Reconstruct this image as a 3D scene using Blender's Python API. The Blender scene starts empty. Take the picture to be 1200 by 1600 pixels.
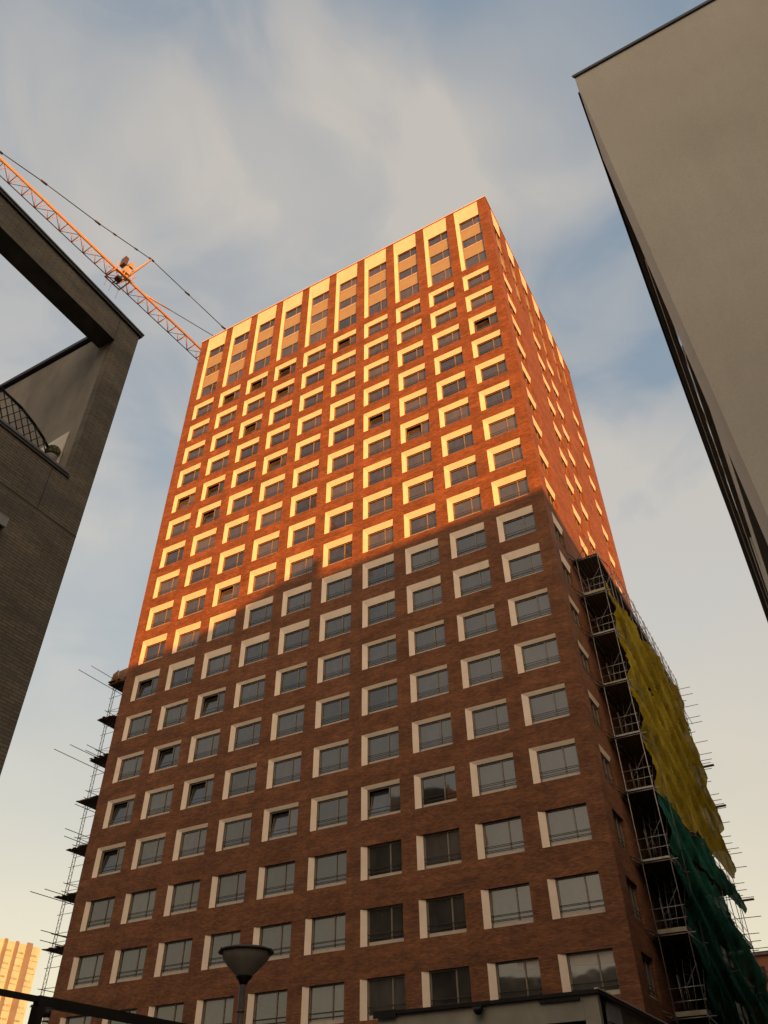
import bpy, math, random
from mathutils import Vector, Matrix
random.seed(7)
R = math.radians
scn = bpy.context.scene
COL = scn.collection

# ------------------------------------------------------------------ camera
cam_d = bpy.data.cameras.new("camera"); cam = bpy.data.objects.new("camera", cam_d); COL.objects.link(cam)
scn.camera = cam
scn.render.resolution_x, scn.render.resolution_y = 768, 1024
cam_d.sensor_fit = 'VERTICAL'; cam_d.sensor_height = 32.0
cam_d.lens = 1215.08 / 1600 * 32.0
cam_d.clip_start = 0.05; cam_d.clip_end = 5000
YAW, PITCH, ROLL = R(-28.64136), R(40.81521), R(-0.95066)
fw = Vector((math.sin(YAW)*math.cos(PITCH), math.cos(YAW)*math.cos(PITCH), math.sin(PITCH)))
rt0 = Vector((math.cos(YAW), -math.sin(YAW), 0)); up0 = rt0.cross(fw)
rt = rt0*math.cos(ROLL)+up0*math.sin(ROLL); up = -rt0*math.sin(ROLL)+up0*math.cos(ROLL)
cam.matrix_world = Matrix(((rt.x, up.x, -fw.x, 0), (rt.y, up.y, -fw.y, 0), (rt.z, up.z, -fw.z, 1.6), (0, 0, 0, 1)))

# ------------------------------------------------------------------ light
SUN_EL, SUN_AZ = R(4.0), R(135.0)          # azimuth clockwise from +Y
to_sun = Vector((math.sin(SUN_AZ)*math.cos(SUN_EL), math.cos(SUN_AZ)*math.cos(SUN_EL), math.sin(SUN_EL)))
sd = bpy.data.lights.new("sun", 'SUN'); sun = bpy.data.objects.new("sun", sd); COL.objects.link(sun)
sd.energy = 5.0; sd.angle = R(0.45); sd.color = (1.0, 0.31, 0.018)
sun.rotation_euler = to_sun.to_track_quat('Z', 'Y').to_euler()
sun.location = (60, -60, 80)

world = bpy.data.worlds.new("World"); scn.world = world; world.use_nodes = True
nt = world.node_tree; nt.nodes.clear(); L = nt.links
def N(t, **kw):
    n = nt.nodes.new(t)
    for k, v in kw.items(): setattr(n, k, v)
    return n
def val(x): return x
def mth(op, a, b=None, c=None):
    n = N('ShaderNodeMath', operation=op)
    for i, v in enumerate((a, b, c)):
        if v is None: continue
        if isinstance(v, (int, float)): n.inputs[i].default_value = v
        else: L.new(v, n.inputs[i])
    return n.outputs[0]
def maprange(v, a, b, smooth=True):
    n = N('ShaderNodeMapRange'); n.interpolation_type = 'SMOOTHSTEP' if smooth else 'LINEAR'
    L.new(v, n.inputs['Value']); n.inputs['From Min'].default_value = a; n.inputs['From Max'].default_value = b
    return n.outputs[0]
def mixc(f, a, b):
    n = N('ShaderNodeMix', data_type='RGBA')
    if isinstance(f, float): n.inputs[0].default_value = f
    else: L.new(f, n.inputs[0])
    for i, v in ((6, a), (7, b)):
        if isinstance(v, tuple): n.inputs[i].default_value = (*v, 1)
        else: L.new(v, n.inputs[i])
    return n.outputs[2]
tc = N('ShaderNodeTexCoord'); D = tc.outputs['Generated']
sep = N('ShaderNodeSeparateXYZ'); L.new(D, sep.inputs[0]); DZ = sep.outputs[2]
def lobe(d, a, b):                          # smooth patch of cloud around a direction of the sky
    v = Vector(d).normalized(); n = N('ShaderNodeVectorMath', operation='DOT_PRODUCT')
    L.new(D, n.inputs[0]); n.inputs[1].default_value = v
    return maprange(n.outputs['Value'], a, b)
mp = N('ShaderNodeMapping'); L.new(D, mp.inputs[0]); mp.inputs['Scale'].default_value = (1, 1, 1.5)
mp.inputs['Location'].default_value = (3.1, 1.7, 0.4)
n1 = N('ShaderNodeTexNoise'); L.new(mp.outputs[0], n1.inputs[0])
n1.inputs['Scale'].default_value = 2.3; n1.inputs['Detail'].default_value = 4; n1.inputs['Roughness'].default_value = .48; n1.inputs['Distortion'].default_value = .35
n2 = N('ShaderNodeTexNoise'); L.new(mp.outputs[0], n2.inputs[0])
n2.inputs['Scale'].default_value = 4.2; n2.inputs['Detail'].default_value = 7; n2.inputs['Roughness'].default_value = .5; n2.inputs['Distortion'].default_value = .9
cl = mth('MULTIPLY', maprange(n1.outputs[0], .40, .66), .42)
cl = mth('ADD', cl, mth('MULTIPLY', maprange(n2.outputs[0], .38, .62), .40))
for d, a, b, w in (((-.238, .326, .915), .972, .999, .42), ((-.055, .822, .567), .965, .999, .8), ((-.36, .26, .89), .97, .999, .15),
                   ((-.02, .42, .9), .985, .999, .3), ((-.60, .43, .67), .955, .995, .27), ((-.42, .34, .84), .97, .998, .14), ((-.10, .92, .38), .975, .999, .5)):
    cl = mth('ADD', cl, mth('MULTIPLY', lobe(d, a, b), w))
for d, a, b, w in (((-.055, .676, .735), .965, .999, .40), ((-.37, .375, .85), .975, .999, .22), ((-.151, .16, .98), .97, .999, .25)):
    cl = mth('SUBTRACT', cl, mth('MULTIPLY', lobe(d, a, b), w))
clamp = N('ShaderNodeClamp'); L.new(cl, clamp.inputs[0]); CL = clamp.outputs[0]
blue = mixc(maprange(DZ, .35, .9), (.315, .375, .425), (.265, .33, .41))
c = mixc(CL, blue, (.66, .595, .52))
low = mth('ADD', DZ, mth('MULTIPLY', mth('SUBTRACT', n2.outputs[0], .5), .25))
c = mixc(maprange(low, .55, .17), c, (.80, .645, .45))
c = mixc(maprange(low, .16, .0), c, (.86, .66, .41))
# the glow of the setting sun behind the camera
dp = N('ShaderNodeVectorMath', operation='DOT_PRODUCT'); L.new(D, dp.inputs[0]); dp.inputs[1].default_value = to_sun
glow = maprange(dp.outputs['Value'], .1, 1.0)
c = mixc(glow, c, (2.1, 1.6, 1.1))
bg = N('ShaderNodeBackground'); L.new(c, bg.inputs[0]); bg.inputs[1].default_value = 0.415
sky = N('ShaderNodeTexSky', sky_type='NISHITA'); sky.sun_disc = False; sky.sun_elevation = SUN_EL; sky.sun_rotation = SUN_AZ
bg2 = N('ShaderNodeBackground'); L.new(sky.outputs[0], bg2.inputs[0]); bg2.inputs[1].default_value = 0.05
add = N('ShaderNodeAddShader'); L.new(bg.outputs[0], add.inputs[0]); L.new(bg2.outputs[0], add.inputs[1])
wo = N('ShaderNodeOutputWorld'); L.new(add.outputs[0], wo.inputs[0])
scn.view_settings.view_transform = 'Standard'; scn.view_settings.look = 'None'
scn.view_settings.exposure = 0.92; scn.view_settings.gamma = 1.0

# ------------------------------------------------------------------ materials
class MatB:
    def __init__(s, name):
        s.m = bpy.data.materials.new(name); s.m.use_nodes = True; s.nt = s.m.node_tree
        s.b = s.nt.nodes['Principled BSDF']
    def n(s, t, **kw):
        x = s.nt.nodes.new(t)
        for k, v in kw.items(): setattr(x, k, v)
        return x
    def l(s, a, b): s.nt.links.new(a, b)
def noise(M, vec, scale, detail=3, rough=.5, sc=None):
    if sc:
        mp = M.n('ShaderNodeMapping'); M.l(vec, mp.inputs[0]); mp.inputs['Scale'].default_value = sc; vec = mp.outputs[0]
    t = M.n('ShaderNodeTexNoise'); M.l(vec, t.inputs[0]); t.inputs['Scale'].default_value = scale
    t.inputs['Detail'].default_value = detail; t.inputs['Roughness'].default_value = rough
    return t.outputs[0]
def ramp(M, v, *st):
    r = M.n('ShaderNodeValToRGB'); M.l(v, r.inputs[0]); e = r.color_ramp.elements
    while len(e) < len(st): e.new(.5)
    for i, (p, c) in enumerate(st): e[i].position = p; e[i].color = (*c, 1) if isinstance(c, tuple) else (c, c, c, 1)
    return r.outputs[0]
def mix(M, f, a, b, mode='MIX'):
    n = M.n('ShaderNodeMix', data_type='RGBA', blend_type=mode)
    if isinstance(f, (int, float)): n.inputs[0].default_value = f
    else: M.l(f, n.inputs[0])
    for i, v in ((6, a), (7, b)):
        if isinstance(v, tuple): n.inputs[i].default_value = (*v, 1)
        else: M.l(v, n.inputs[i])
    return n.outputs[2]
def bump(M, h, strength=.3, dist=.01):
    b = M.n('ShaderNodeBump'); b.inputs['Strength'].default_value = strength; b.inputs['Distance'].default_value = dist
    M.l(h, b.inputs['Height']); M.l(b.outputs[0], M.b.inputs['Normal'])
def plain(name, col, rough=.6, metal=0., var=.12, scale=3., spec=.4):
    M = MatB(name); g = M.n('ShaderNodeNewGeometry')
    v = noise(M, g.outputs['Position'], scale, 5, .6)
    lo = tuple(x*(1-var*1.6) for x in col); hi = tuple(min(1, x*(1+var)) for x in col)
    M.l(ramp(M, v, (.3, lo), (.7, hi)), M.b.inputs['Base Color'])
    M.b.inputs['Roughness'].default_value = rough; M.b.inputs['Metallic'].default_value = metal
    M.b.inputs['Specular IOR Level'].default_value = spec
    return M.m
def wallcoord(M):                            # (x+y, z) : runs along either axis-aligned wall
    g = M.n('ShaderNodeNewGeometry'); s = M.n('ShaderNodeSeparateXYZ'); M.l(g.outputs['Position'], s.inputs[0])
    a = M.n('ShaderNodeMath', operation='ADD'); M.l(s.outputs[0], a.inputs[0]); M.l(s.outputs[1], a.inputs[1])
    c = M.n('ShaderNodeCombineXYZ'); M.l(a.outputs[0], c.inputs[0]); M.l(s.outputs[2], c.inputs[1])
    return c.outputs[0], g.outputs['Position']
def brick(name, c1, c2, mortar, w, h, m, patch, vs, bstr=.5, streak=.8):
    M = MatB(name); wc, pos = wallcoord(M)
    t = M.n('ShaderNodeTexBrick'); M.l(wc, t.inputs[0]); t.inputs['Scale'].default_value = 1
    t.inputs['Brick Width'].default_value = w; t.inputs['Row Height'].default_value = h; t.inputs['Mortar Size'].default_value = m
    t.inputs['Mortar Smooth'].default_value = .2; t.inputs['Bias'].default_value = 0
    t.inputs['Color1'].default_value = (*c1, 1); t.inputs['Color2'].default_value = (*c2, 1); t.inputs['Mortar'].default_value = (*mortar, 1)
    big = ramp(M, noise(M, wc, vs, 5, .6, (.45, 1.2, 1)), (.32, 1-patch), (.68, 1+patch))
    mid = ramp(M, noise(M, wc, 2.2, 6, .78, (.6, 1.7, 1)), (.33, 1-streak*.34), (.67, 1+streak*.36))
    c = mix(M, 1, t.outputs[0], big, 'MULTIPLY'); c = mix(M, 1, c, mid, 'MULTIPLY')
    c = mix(M, 1, c, ramp(M, noise(M, wc, 1.0, 4, .6, (1.6, .16, 1)), (.3, .88), (.65, 1.05)), 'MULTIPLY')
    hue = noise(M, wc, 1.3, 4, .7, (.6, 2.2, 1)); c = mix(M, ramp(M, hue, (.45, 0.), (.7, .55)), c, tuple(x*y for x, y in zip(c2, (.62, .72, 1.0))))
    M.l(c, M.b.inputs['Base Color']); M.b.inputs['Roughness'].default_value = .85; M.b.inputs['Specular IOR Level'].default_value = .25
    bump(M, t.outputs[1], -bstr, .006)
    return M.m
m_brick = brick('tower_brick', (.258, .087, .026), (.130, .046, .020), (.09, .056, .038), .22, .0625, .010, .26, .8, .6, .6)
m_brick_l = brick('grey_brown_brick', (.235, .198, .142), (.175, .146, .104), (.125, .104, .074), .20, .044, .009, .18, .9, .7, .8)
m_white = plain('white_surround', (.70, .555, .43), .6, 0, .06, 1.2)
m_panel = plain('tan_panel', (.26, .225, .14), .6, 0, .05, 1.5)
m_frame = plain('window_frame', (.19, .15, .11), .45, 0, .08); m_sill = plain('window_sill', (.40, .33, .26), .5, 0, .08)
m_rail = plain('railing_metal', (.05, .042, .036), .5, .3, .1)
m_cap = plain('parapet_cap', (.55, .42, .32), .5, 0, .08)
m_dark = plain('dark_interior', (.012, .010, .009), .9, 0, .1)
m_blind = plain('blind', (.42, .38, .33), .8, 0, .05)
m_joint = plain('joint', (.10, .06, .045), .9, 0, .1)
def glass(name, base=(.022, .020, .019), ior=1.95, wob=.035):
    M = MatB(name); g = M.n('ShaderNodeNewGeometry'); P = g.outputs['Position']
    sn = M.n('ShaderNodeVectorMath', operation='SNAP'); ad = M.n('ShaderNodeVectorMath', operation='ADD'); ad.inputs[1].default_value = (40.96, .3, .03)
    M.l(P, ad.inputs[0]); M.l(ad.outputs[0], sn.inputs[0]); sn.inputs[1].default_value = (3.24937, 30, 3.0)
    wn = M.n('ShaderNodeTexWhiteNoise'); M.l(sn.outputs[0], wn.inputs[0]); rnd_ = wn.outputs['Value']
    room = noise(M, P, 1.6, 3, .6, (1.6, 1, .8))                     # furniture, curtains and lamps seen dimly behind the pane
    k = M.n('ShaderNodeMath', operation='MULTIPLY_ADD'); M.l(rnd_, k.inputs[0]); k.inputs[1].default_value = .55; 
    k2 = M.n('ShaderNodeMath', operation='MULTIPLY'); M.l(room, k2.inputs[0]); k2.inputs[1].default_value = .6; M.l(k2.outputs[0], k.inputs[2])
    c = ramp(M, k.outputs[0], (.3, tuple(x*.5 for x in base)), (.62, tuple(x*1.3 for x in base)), (.85, tuple(x*2.0 for x in base)))
    M.l(c, M.b.inputs['Base Color'])
    M.b.inputs['Roughness'].default_value = .035; M.b.inputs['IOR'].default_value = ior
    w = noise(M, P, .55, 2, .5)
    dn = M.n('ShaderNodeMath', operation='MULTIPLY_ADD'); M.l(w, dn.inputs[0]); dn.inputs[1].default_value = 1.; M.l(rnd_, dn.inputs[2])
    bump(M, dn.outputs[0], wob, .25)
    return M.m
m_glass = glass('window_glass', (.038, .034, .030))
m_glass2 = glass('side_glass', (.03, .026, .022), 1.6)
def stucco():
    M = MatB('beige_render'); g = M.n('ShaderNodeNewGeometry'); P = g.outputs['Position']
    a = ramp(M, noise(M, P, .55, 5, .6, (1, 1, .8)), (.3, (.56, .50, .41)), (.7, (.64, .58, .48)))
    b = ramp(M, noise(M, P, 38, 3, .7), (.3, .93), (.7, 1.06))
    st = ramp(M, noise(M, P, 1.5, 5, .65, (2.6, 2.6, .35)), (.3, .965), (.7, 1.02))
    c = mix(M, 1, mix(M, 1, a, b, 'MULTIPLY'), st, 'MULTIPLY'); M.l(c, M.b.inputs['Base Color'])
    M.b.inputs['Roughness'].default_value = .9; M.b.inputs['Specular IOR Level'].default_value = .2
    bump(M, noise(M, P, 60, 3, .7), .25, .004)
    return M.m
m_stucco = stucco()
def plaster():
    M = MatB('stained_plaster'); g = M.n('ShaderNodeNewGeometry'); P = g.outputs['Position']
    a = ramp(M, noise(M, P, 1.6, 6, .6, (1.4, 1.4, .7)), (.28, (.18, .155, .122)), (.6, (.30, .262, .21)))
    M.l(a, M.b.inputs['Base Color']); M.b.inputs['Roughness'].default_value = .9
    bump(M, noise(M, P, 25, 3, .7), .3, .006); return M.m
m_plaster = plaster()
m_coping = plain('dark_coping', (.045, .038, .035), .5, .2, .2)
m_zinc = plain('zinc_edge', (.16, .145, .13), .45, .5, .15)
m_black = plain('black_steel', (.018, .015, .013), .5, .3, .2)
m_tube = plain('galvanised_tube', (.30, .275, .26), .45, .55, .2, 6)
m_tubed = plain('weathered_tube', (.13, .115, .10), .6, .4, .2, 6)
def planks():
    M = MatB('scaffold_planks'); g = M.n('ShaderNodeNewGeometry')
    w = M.n('ShaderNodeTexWave'); w.bands_direction = 'X'; M.l(g.outputs['Position'], w.inputs[0]); w.inputs['Scale'].default_value = 1.4
    w.inputs['Distortion'].default_value = .4
    n = noise(M, g.outputs['Position'], 2, 4, .6, (6, .6, 1))
    c = mix(M, 1, ramp(M, w.outputs[0], (.02, .25), (.12, 1.)), ramp(M, n, (.3, (.065, .042, .028)), (.7, (.13, .088, .06))), 'MULTIPLY')
    M.l(c, M.b.inputs['Base Color']); M.b.inputs['Roughness'].default_value = .85; return M.m
m_plank = planks()
m_toe = plain('toe_board', (.32, .27, .20), .7, 0, .2, 2)
m_crane = plain('orange_crane_paint', (.50, .27, .09), .45, 0, .1, 1)
m_crane_d = plain('dark_crane_steel', (.10, .06, .045), .5, .3, .15, 1)
m_cable = plain('steel_rope', (.045, .042, .045), .5, .4, .1, 1)
m_concrete = plain('concrete', (.30, .28, .25), .85, 0, .15, .8)
def netmat(name, lo, hi, hole):
    M = MatB(name); g = M.n('ShaderNodeNewGeometry'); P = g.outputs['Position']
    c = ramp(M, noise(M, P, .8, 5, .65, (1, 1, .5)), (.3, lo), (.7, hi)); M.l(c, M.b.inputs['Base Color'])
    M.b.inputs['Roughness'].default_value = .8; M.b.inputs['Specular IOR Level'].default_value = .15
    tl = M.n('ShaderNodeBsdfTranslucent'); M.l(c, tl.inputs[0]); ms = M.n('ShaderNodeMixShader'); ms.inputs[0].default_value = .35
    M.l(M.b.outputs[0], ms.inputs[1]); M.l(tl.outputs[0], ms.inputs[2])
    tr = M.n('ShaderNodeBsdfTransparent'); m2 = M.n('ShaderNodeMixShader')
    h = ramp(M, noise(M, P, 1.4, 4, .6, (1, 1, .6)), (.35, hole*.4), (.75, hole)); M.l(h, m2.inputs[0])
    M.l(ms.outputs[0], m2.inputs[1]); M.l(tr.outputs[0], m2.inputs[2])
    M.l(m2.outputs[0], M.nt.nodes['Material Output'].inputs[0]); return M.m
m_net_y = netmat('yellow_netting', (.22, .15, .012), (.54, .41, .03), .07)
m_net_g = netmat('green_netting', (.006, .042, .028), (.024, .165, .115), .04)
m_net_b = netmat('brown_netting', (.05, .045, .025), (.10, .085, .045), .05)

# ------------------------------------------------------------------ helpers
class MB:
    def __init__(s): s.v = []; s.f = []; s.mi = []; s.mats = []; s.sm = []
    def m(s, mat):
        if mat not in s.mats: s.mats.append(mat)
        return s.mats.index(mat)
    def face(s, pts, mat, smooth=False):
        k = len(s.v); s.v += [tuple(p) for p in pts]; s.f.append(tuple(range(k, k+len(pts)))); s.mi.append(s.m(mat)); s.sm.append(smooth)
    def box(s, x0, x1, y0, y1, z0, z1, mat, skip=''):
        p = [(x, y, z) for z in (z0, z1) for y in (y0, y1) for x in (x0, x1)]
        for nm, q in (('b', (0, 2, 3, 1)), ('t', (4, 5, 7, 6)), ('f', (0, 1, 5, 4)), ('k', (2, 6, 7, 3)), ('l', (0, 4, 6, 2)), ('r', (1, 3, 7, 5))):
            if nm not in skip: s.face([p[i] for i in q], mat)
    def tube(s, a, b, r, mat, n=6, caps=True, r2=None):
        a = Vector(a); b = Vector(b); d = (b-a)
        if d.length < 1e-6: return
        d.normalize(); u = d.orthogonal().normalized(); w = d.cross(u); r2 = r if r2 is None else r2
        k = len(s.v)
        for i in range(n):
            t = 2*math.pi*i/n; o = u*math.cos(t)+w*math.sin(t)
            s.v.append(tuple(a+o*r)); s.v.append(tuple(b+o*r2))
        for i in range(n):
            j = (i+1) % n; s.f.append((k+2*i, k+2*j, k+2*j+1, k+2*i+1)); s.mi.append(s.m(mat)); s.sm.append(True)
        if caps:
            s.f.append(tuple(k+2*i for i in reversed(range(n)))); s.mi.append(s.m(mat)); s.sm.append(False)
            s.f.append(tuple(k+2*i+1 for i in range(n))); s.mi.append(s.m(mat)); s.sm.append(False)
    def prism(s, poly, z0, z1, mat):            # counter-clockwise footprint
        n = len(poly)
        for i in range(n):
            a, b = poly[i], poly[(i+1) % n]
            s.face([(*a, z0), (*b, z0), (*b, z1), (*a, z1)], mat)
        s.face([(*p, z1) for p in poly], mat); s.face([(*p, z0) for p in reversed(poly)], mat)
    def lathe(s, prof, cx, cy, mat, n=32, smooth=True):
        k = len(s.v)
        for r, z in prof:
            for i in range(n):
                t = 2*math.pi*i/n; s.v.append((cx+r*math.cos(t), cy+r*math.sin(t), z))
        for j in range(len(prof)-1):
            for i in range(n):
                a = k+j*n+i; b = k+j*n+(i+1) % n
                s.f.append((a, b, b+n, a+n)); s.mi.append(s.m(mat)); s.sm.append(smooth)
    def mesh(s, name):
        me = bpy.data.meshes.new(name); me.from_pydata(s.v, [], s.f)
        for m in s.mats: me.materials.append(m)
        me.polygons.foreach_set('material_index', s.mi); me.polygons.foreach_set('use_smooth', s.sm)
        me.update(); return me
WL = {}
def link(name, data, parent=None, loc=(0, 0, 0)):
    o = bpy.data.objects.new(name, data); COL.objects.link(o); loc = Vector(loc)
    if parent is not None:
        o.parent = parent; o.location = loc-WL[parent.name]
    else: o.location = loc
    WL[o.name] = loc; return o
def part(name, mb, parent, loc=(0, 0, 0), label=None):
    o = link(name, mb.mesh(name) if isinstance(mb, MB) else mb, parent, loc)
    if label: o['label'] = label
    return o
def thing(name, label, cat, loc, group=None):
    o = link(name, None, None, loc); o['label'] = label; o['category'] = cat; o.empty_display_size = .5
    if group: o['group'] = group
    return o
def solo(name, mb, label, cat, group=None, loc=(0, 0, 0)):
    o = link(name, mb.mesh(name), None, loc); o['label'] = label; o['category'] = cat
    if group: o['group'] = group
    return o

# ------------------------------------------------------------------ ground
g = MB(); g.face([(-3000, -3000, 0), (3000, -3000, 0), (3000, 3000, 0), (-3000, 3000, 0)], plain('asphalt', (.05, .048, .045), .9, 0, .2, .6))
o = link('ground', g.mesh('ground')); o['kind'] = 'structure'
g = MB(); g.box(-60, 20, 26, 36.0, .004, .14, plain('paving', (.22, .20, .18), .85, 0, .2, 1.4), 'b')
o = link('pavement', g.mesh('pavement')); o['kind'] = 'structure'

# ------------------------------------------------------------------ tower
FY, SX, X0, Z0 = 36.1875, 3.24937, -40.96105, 67.23
XL, XR, YB, ZT = -42.0, -8.5, 60.2, 71.2
OW = 2.38; DEP = .20; JW = .34                      # opening width, reveal depth, white jamb
def htype(r): return (2.05, .50) if r <= 13 else ((1.80, .20) if r <= 17 else (1.65, 0.))
GH = 9.90                                            # height of the tall three-storey bays
tower = thing('apartment_tower', 'tall brick apartment tower with white-framed windows, its upper half in orange sunlight', 'tower', (-25.2, FY, 0))
def wall_with_holes(mb, holes, u0, u1, z0, z1, P, mat, d=DEP, topmat=None):
    """P(u, d, z) -> point. holes: (ua, ub, za, zb, top_reveal)"""
    us = sorted({u0, u1, *[h[0] for h in holes], *[h[1] for h in holes]})
    cols = {}
    for h in holes: cols.setdefault((h[0], h[1]), []).append(h)
    for i in range(len(us)-1):
        a, b = us[i], us[i+1]
        hs = sorted(cols.get((a, b), []), key=lambda h: h[2]); z = z0
        for h in hs:
            mb.face([P(a, 0, z), P(b, 0, z), P(b, 0, h[2]), P(a, 0, h[2])], mat); z = h[3]
            # right reveal, sill, soffit
            mb.face([P(b, 0, h[2]), P(b, d+.1, h[2]), P(b, d+.1, h[3]), P(b, 0, h[3])], mat)
            mb.face([P(a, 0, h[2]), P(b, 0, h[2]), P(b, d+.1, h[2]), P(a, d+.1, h[2])], m_cap)
            if h[4]: mb.face([P(a, 0, h[3]), P(a, d+.1, h[3]), P(b, d+.1, h[3]), P(b, 0, h[3])], mat)
        mb.face([P(a, 0, z), P(b, 0, z), P(b, 0, z1), P(a, 0, z1)], mat)
PF = lambda u, d, z: (u, FY+d, z)
PS = lambda u, d, z: (XR-d, u, z)
rows = range(3, 22)
holes = []
for c in range(10):
    x = X0+SX*c
    for r in rows:
        H, t = htype(r); zs = Z0-3*r; holes.append((x, x+OW, zs, zs+H, t == 0))
    holes.append((x, x+OW, Z0-6, Z0-6+GH, False))
w = MB(); wall_with_holes(w, holes, XL, XR, 1.2, ZT, PF, m_brick)
SC = [37.42, 44.4, 47.95, 55.4]; SW = 2.0
sholes = []
for y in SC:
    for r in rows:
        H, t = htype(r); zs = Z0-3*r; sholes.append((y, y+SW, zs, zs+H, t == 0))
for y in (37.5, 41.1, 44.6, 48.1, 52.2, 55.6): sholes.append((y, y+SW, Z0-6, Z0-6+GH, False))
# the upper bays and the lower openings stand at different places, so the side wall is laid in two storeys groups
ZS = Z0-6.6
wall_with_holes(w, [h for h in sholes if h[3] < ZS+1], FY, YB, 1.2, ZS, PS, m_brick)
wall_with_holes(w, [h for h in sholes if h[3] > ZS+1], FY, YB, ZS, ZT, PS, m_brick)
w.face([(XR, YB, 1.2), (XL, YB, 1.2), (XL, YB, ZT), (XR, YB, ZT)], m_brick)
w.face([(XL, YB, 1.2), (XL, FY, 1.2), (XL, FY, ZT), (XL, YB, ZT)], m_brick)
w.face([(XL, FY, ZT), (XR, FY, ZT), (XR, YB, ZT), (XL, YB, ZT)], m_concrete)
part('brick_wall', w, tower)
pl = MB(); pl.box(XL+.05, XR-.05, FY+.05, YB-.05, 0, 1.2, m_concrete, 'tb'); part('plinth', pl, tower)
cp = MB()
cp.box(XL-.06, XR+.06, FY-.06, FY+.3, ZT+.002, ZT+.13, m_cap); cp.box(XR-.3, XR+.06, FY+.302, YB+.06, ZT+.002, ZT+.13, m_cap)
cp.box(XL-.06, XL+.3, FY+.302, YB+.06, ZT+.002, ZT+.13, m_cap); cp.box(XL+.302, XR-.302, YB-.3, YB+.06, ZT+.002, ZT+.13, m_cap)
part('parapet_cap', cp, tower)
jt = MB(); xj = X0+SX*5+2.81
jt.box(xj, xj+.03, FY-.004, FY-.001, 1.3, Z0-9, m_joint)
part('expansion_joint', jt, tower)

def surround(mb, P, W, H, t, zoff=0, jw=JW, d=DEP):
    e = -.006; td = .09; Ht = H-t if t else H         # a hair proud of the brick; splayed inwards, then a step to the frame
    mb.face([P(0, e, 0), P(jw, td, 0), P(jw, td, Ht), P(0, e, H)], m_white)
    mb.face([P(jw, td, 0), P(jw, d+.02, 0), P(jw, d+.02, Ht), P(jw, td, Ht)], m_frame)
    if t:
        mb.face([P(0, e, H), P(jw, td, Ht), P(W, td, Ht), P(W, e, H)], m_white)
        mb.face([P(jw, td, Ht), P(jw, d+.02, Ht), P(W, d+.02, Ht), P(W, td, Ht)], m_frame)
SB = .19
def frame(mb, P, x0, x1, z0, z1, mull, d=DEP, mat=None, cross=None):
    mat = mat or m_frame; B = .065
    def bar(a, b, c, e, dd=0, mat=mat):
        q = [P(a, d-.03+dd, c), P(b, d-.03+dd, c), P(b, d-.03+dd, e), P(a, d-.03+dd, e)]
        k = [P(a, d+.05, c), P(b, d+.05, c), P(b, d+.05, e), P(a, d+.05, e)]
        mb.face(q, mat)
        for i in range(4):
            j = (i+1) % 4; mb.face([q[j], q[i], k[i], k[j]], mat)
    bar(x0, x0+B, z0, z1); bar(x1-B, x1, z0, z1); bar(x0+B, x1-B, z0, z0+SB, .004, m_sill); bar(x0+B, x1-B, z1-B, z1, .004)
    bar(mull-.032, mull+.032, z0+SB, z1-B, .003)
def pane(mb, P, x0, x1, z0, z1, d, mat=m_glass, lean=0):
    mb.face([P(x0, d, z0), P(x1, d, z0), P(x1, d+lean, z1), P(x0, d+lean, z1)], mat)
def glazing(mb, P, x0, x1, z0, z1, mull, opened=False, dx=0):
    pane(mb, P, mull+.035, x1-.06, z0+SB-.01, z1-.06, DEP+.02)
    if not opened: pane(mb, P, x0+.06, mull-.035, z0+SB-.01, z1-.06, DEP+.022+dx)
    else:
        h = z1-z0
        # tilted sash with its own rim, the room dark behind it
        pane(mb, P, x0+.11, mull-.08, z0+.13, z1-.12, DEP+.03, lean=.22)
        q = .055
        for (a, b, c, e) in ((x0+.06, x0+.06+q, z0+.09, z1-.08), (mull-.035-q, mull-.035, z0+.09, z1-.08), (x0+.06+q, mull-.035-q, z0+.09, z0+.09+q), (x0+.06+q, mull-.035-q, z1-.08-q, z1-.08)):
            f = lambda z: DEP+.02+.22*(z-z0-.1)/(h-.2)
            mb.face([P(a, f(c), c), P(b, f(c), c), P(b, f(e), e), P(a, f(e), e)], m_frame)
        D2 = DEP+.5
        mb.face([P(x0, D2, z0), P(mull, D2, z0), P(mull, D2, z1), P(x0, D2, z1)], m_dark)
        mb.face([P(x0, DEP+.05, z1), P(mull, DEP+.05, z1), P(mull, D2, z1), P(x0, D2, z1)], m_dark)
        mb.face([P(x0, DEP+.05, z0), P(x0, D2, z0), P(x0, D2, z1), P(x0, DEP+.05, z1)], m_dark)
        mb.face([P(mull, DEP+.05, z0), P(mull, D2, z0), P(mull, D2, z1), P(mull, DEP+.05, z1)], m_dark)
def rails(mb, P, x0, x1):
    for z in (.31, .51):
        a = Vector(P(x0, .13, z)); b = Vector(P(x1, .13, z)); mb.tube(a, b, .016, m_rail, 5)
MU = 1.66
OPEN = {(0, 13), (2, 14), (1, 15), (2, 16), (0, 16), (0, 17), (4, 17), (6, 17), (5, 3), (2, 3), (1, 3), (3, 3), (3, 4), (6, 7), (3, 7), (1, 7), (0, 7), (1, 8), (2, 11), (9, 5), (7, 8), (2, 5)}
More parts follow.
